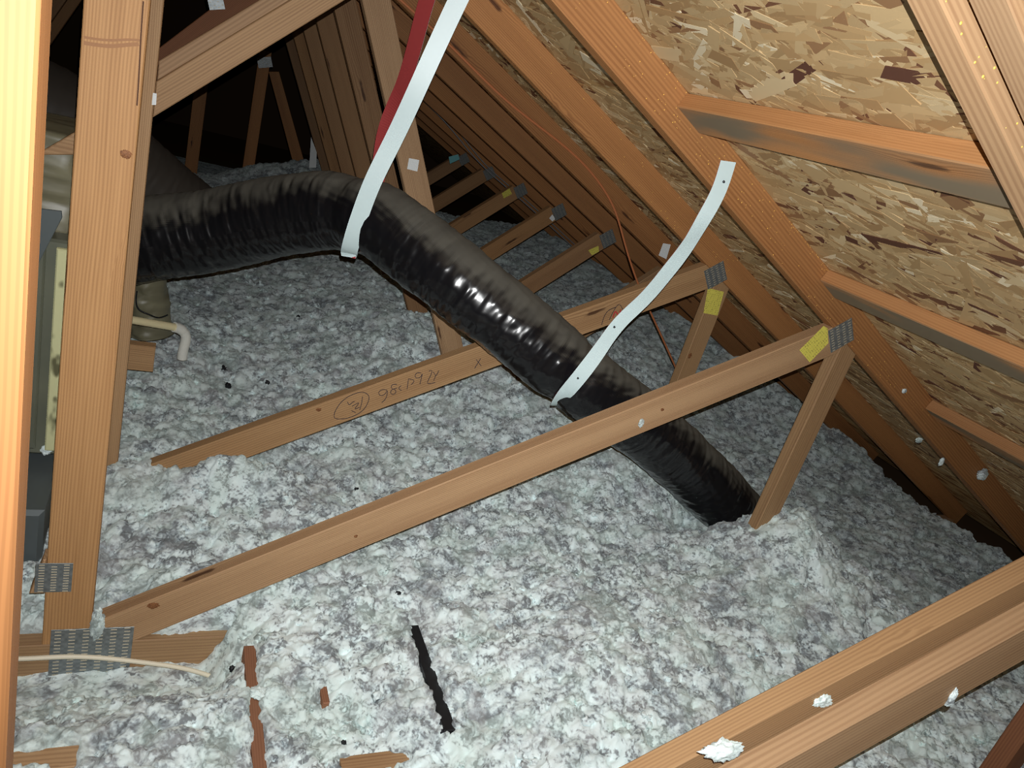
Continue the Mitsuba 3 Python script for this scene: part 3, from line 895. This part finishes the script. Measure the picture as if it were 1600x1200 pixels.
part_box(ah, 'cabinet', (-1.05, YF, -1.07), (XR, 2.75, -.53), 'sheet_metal')
part_box(ah, 'front_panel', (-1.02, YF - .012, -1.05), (XR - .045, YF, -.55), 'sheet_metal', .004)
part_box(ah, 'liner_strip', (XR - .025, YF - .016, -1.05), (XR - .002, YF + .001, -.545), 'liner_edge', .003, 'pale yellow insulation edge strip')
part_box(ah, 'drain_pan', (-1.10, 1.60, -1.30), (-.186, 2.80, -1.10), 'sheet_grey', .01, 'smooth dark grey pan')
pm = trimesh.creation.box((.86, .28, .22))
for _ in range(5):
    pm = pm.subdivide()
trimesh.smoothing.filter_taubin(pm, iterations=60)
pm.vertices += (meshkit.fbm(pm.vertices * V(9, 9, 22), 3, 4) - .5)[:, None] * V(.03, .03, .02)
pm.vertices += V(-.625, 2.005, -.425)
put(ah, 'plenum_wrap', pm, 'duct_wrap', smooth=True, label='wrinkled wrapped plenum on top')
me, uv = prism([at(x, y, 1.785)[[0, 2]] for x, y in [(60, 412), (97, 340), (96, 330), (60, 326)]], .006, (0, 1.785, 0), bevel=.001)
put(ah, 'flange', me, 'sheet_grey', label='blue-grey folded metal flange')
part_box('air_handler', 'collar', (XR - .002, 2.33, -.76), (XR + .02, 2.58, -.52), 'sheet_metal', .004)

me, uv = prism([at(x, y, 1.84)[[0, 2]] for x, y in [(66, 242), (66, 236), (128, 200), (128, 242)]], .03, (0, 1.84, 0), bevel=.002)
strip_thing('wood_block', (me, uv), 'wood_tan', 'sliver of wood framing above the wrapped plenum in the gap between the left posts', 'wood block')
bt = tube(smooth_path([at(226, 430, 2.62), at(230, 465, 2.62), at(236, 520, 2.62)], 40), np.linspace(.062, .072, 40), 48)
bt.vertices += (meshkit.fbm(bt.vertices * 28, 3, 4) - .5)[:, None] * V(.022, .022, .004)
solo('wrapped_boot', bt, 'duct_wrap', 'grey-green wrapped duct boot under the left end of the black duct', 'duct boot', smooth=True)
wr = smooth_path([at(214, 455, 2.46), at(219, 485, 2.46), at(232, 491, 2.46), at(245, 496, 2.47), at(262, 492, 2.5)], 40)
solo('black_wire', tube(wr, .0022, 8), 'black_plastic', 'thin black wire curling above the drain pipe', 'wire', smooth=True)
dp = thing('drain_pipe', 'cream drain pipe with a white elbow turning down into the insulation', 'drain pipe')
pA, pB, pC, pD = at(190, 497, 2.33), at(272, 511, 2.42), at(289, 517, 2.44), at(287, 552, 2.44)
put(dp, 'pipe', tube(smooth_path([pA, pB], 8), .0125, 20), 'pvc_cream', smooth=35, label='cream pipe')
pD = V(pC[0] + .002, pC[1], pC[2] - .10)
put(dp, 'elbow', tube(smooth_path([pB, pB * .4 + pC * .6, pC + V(.004, 0, -.018), pD * .5 + pC * .5 + V(.002, 0, -.01), pD], 40), np.r_[np.full(10, .0170), np.full(22, .0158), np.full(8, .0162)], 20), 'pvc_white', smooth=35, label='white elbow')
me = box(at(218, 556, 2.34), (.085, .04, .085), .002)
strip_thing('wood_block', me, 'wood_tan', 'short wood block standing in the insulation beside the second post, below the drain pipe', 'wood block')

# ------------------------------------------------------------------ cables
cb = smooth_path([at(-20, 1030, 1.335), at(40, 1029, 1.335), at(110, 1026, 1.335), at(180, 1030, 1.33), at(240, 1037, 1.325), at(290, 1045, 1.32), at(322, 1054, 1.315), at(345, 1064, 1.31), at(365, 1085, 1.30)], 80)
solo('electrical_cable', tube(cb, .0050, 12), 'cable_cream', 'cream electrical cable arching over the base plate at lower left', 'cable', smooth=True)
YC = TY[2] - .006
cc = smooth_path([at(620, -5, YC), at(702, 70, YC), at(790, 156, YC), at(897, 242, YC), at(940, 291, YC), at(960, 327, YC - .005), at(974, 372, YC - .01), at(997, 443, YC - .015), at(1016, 487, YC - .02), at(1052, 566, YC - .03), at(1080, 630, YC - .03)], 120)
solo('orange_cable', tube(cc, .0042, 10), 'cable_copper', 'thin orange-brown cable running along a rafter then dropping into the insulation', 'cable', smooth=True)
for dx, lab in ((0, 'left of two thin grey wires crossing the dark rafters'), (7, 'right of two thin grey wires crossing the dark rafters')):
    gw = smooth_path([at(640 + dx * .6, 138, TY[5] + .3), at(700 + dx, 196 - .2 * dx, TY[5] + .3), at(745 + dx, 250, TY[5] + .3), at(800 + dx, 300, TY[5] + .3), at(880 + dx, 372, TY[5] + .3), at(1000 + dx, 480, TY[5] + .3)], 60)
    solo('grey_wire', tube(gw, .0034, 8), 'cable_grey', lab, 'wire', smooth=True)
pt = np.array([at(x, y, TY[7] - .012) for x, y in [(483, 262), (494, 262), (495, 238), (486, 214)]])[:, [0, 2]]
me, uv = prism(pt, .0015, (0, TY[7] - .012, 0), bevel=.0003)
solo('paper_triangle', me, 'paper_white', 'triangular white paper scrap deep in the attic above the duct', 'paper')
wc = at(240, 155, TY[1] - .001)
wcq = np.array([at(x, y, TY[1]) for x, y in [(237, 164), (244, 164), (245, 146), (239, 145)]])[:, [0, 2]]
me, uv = prism(wcq, .0012, (0, TY[1] - .0014, 0), bevel=.0002)
solo('paper_slip', me, 'paper_white', 'tiny white slip where the upper web meets the second post', 'paper')

# ------------------------------------------------------------------ black flecks on the insulation
FLECKS = ['upper of two big black flecks right of the white pipe elbow', 'lower of two big black flecks right of the white pipe elbow', 'black fleck above the circled number of the second diagonal', 'black fleck under the bend of the black duct',
          'upper of two black flecks beyond the half buried black strip', 'lower of two black flecks beyond the half buried black strip', 'black fleck at the near end of the half buried black strip', 'tiny black fleck left of the pale wood scrap at the bottom', 'black fleck beside the far end of the thin brown board', 'black fleck between the two long diagonals']
for n_, (x, y, s) in enumerate([(350, 578, .011), (355, 604, .012), (418, 599, .008), (466, 496, .007), (622, 930, .007), (630, 946, .006), (690, 1148, .009), (537, 1162, .005), (363, 1046, .007), (557, 766, .006)]):
    best = None
    for Yt in np.arange(.8, 3.6, .01):
        p = at(x, y, Yt)
        if p[2] < top_at(p[0], p[1]) + .002:
            best = p
            break
    if best is not None:
        solo('black_fleck', blob(best + V(0, 0, .002), (s, s * .7, s * 1.1), n_ + 3, 2, .9, 2.5), 'black_plastic', FLECKS[n_], 'debris', 'black flecks on the insulation', smooth=True)
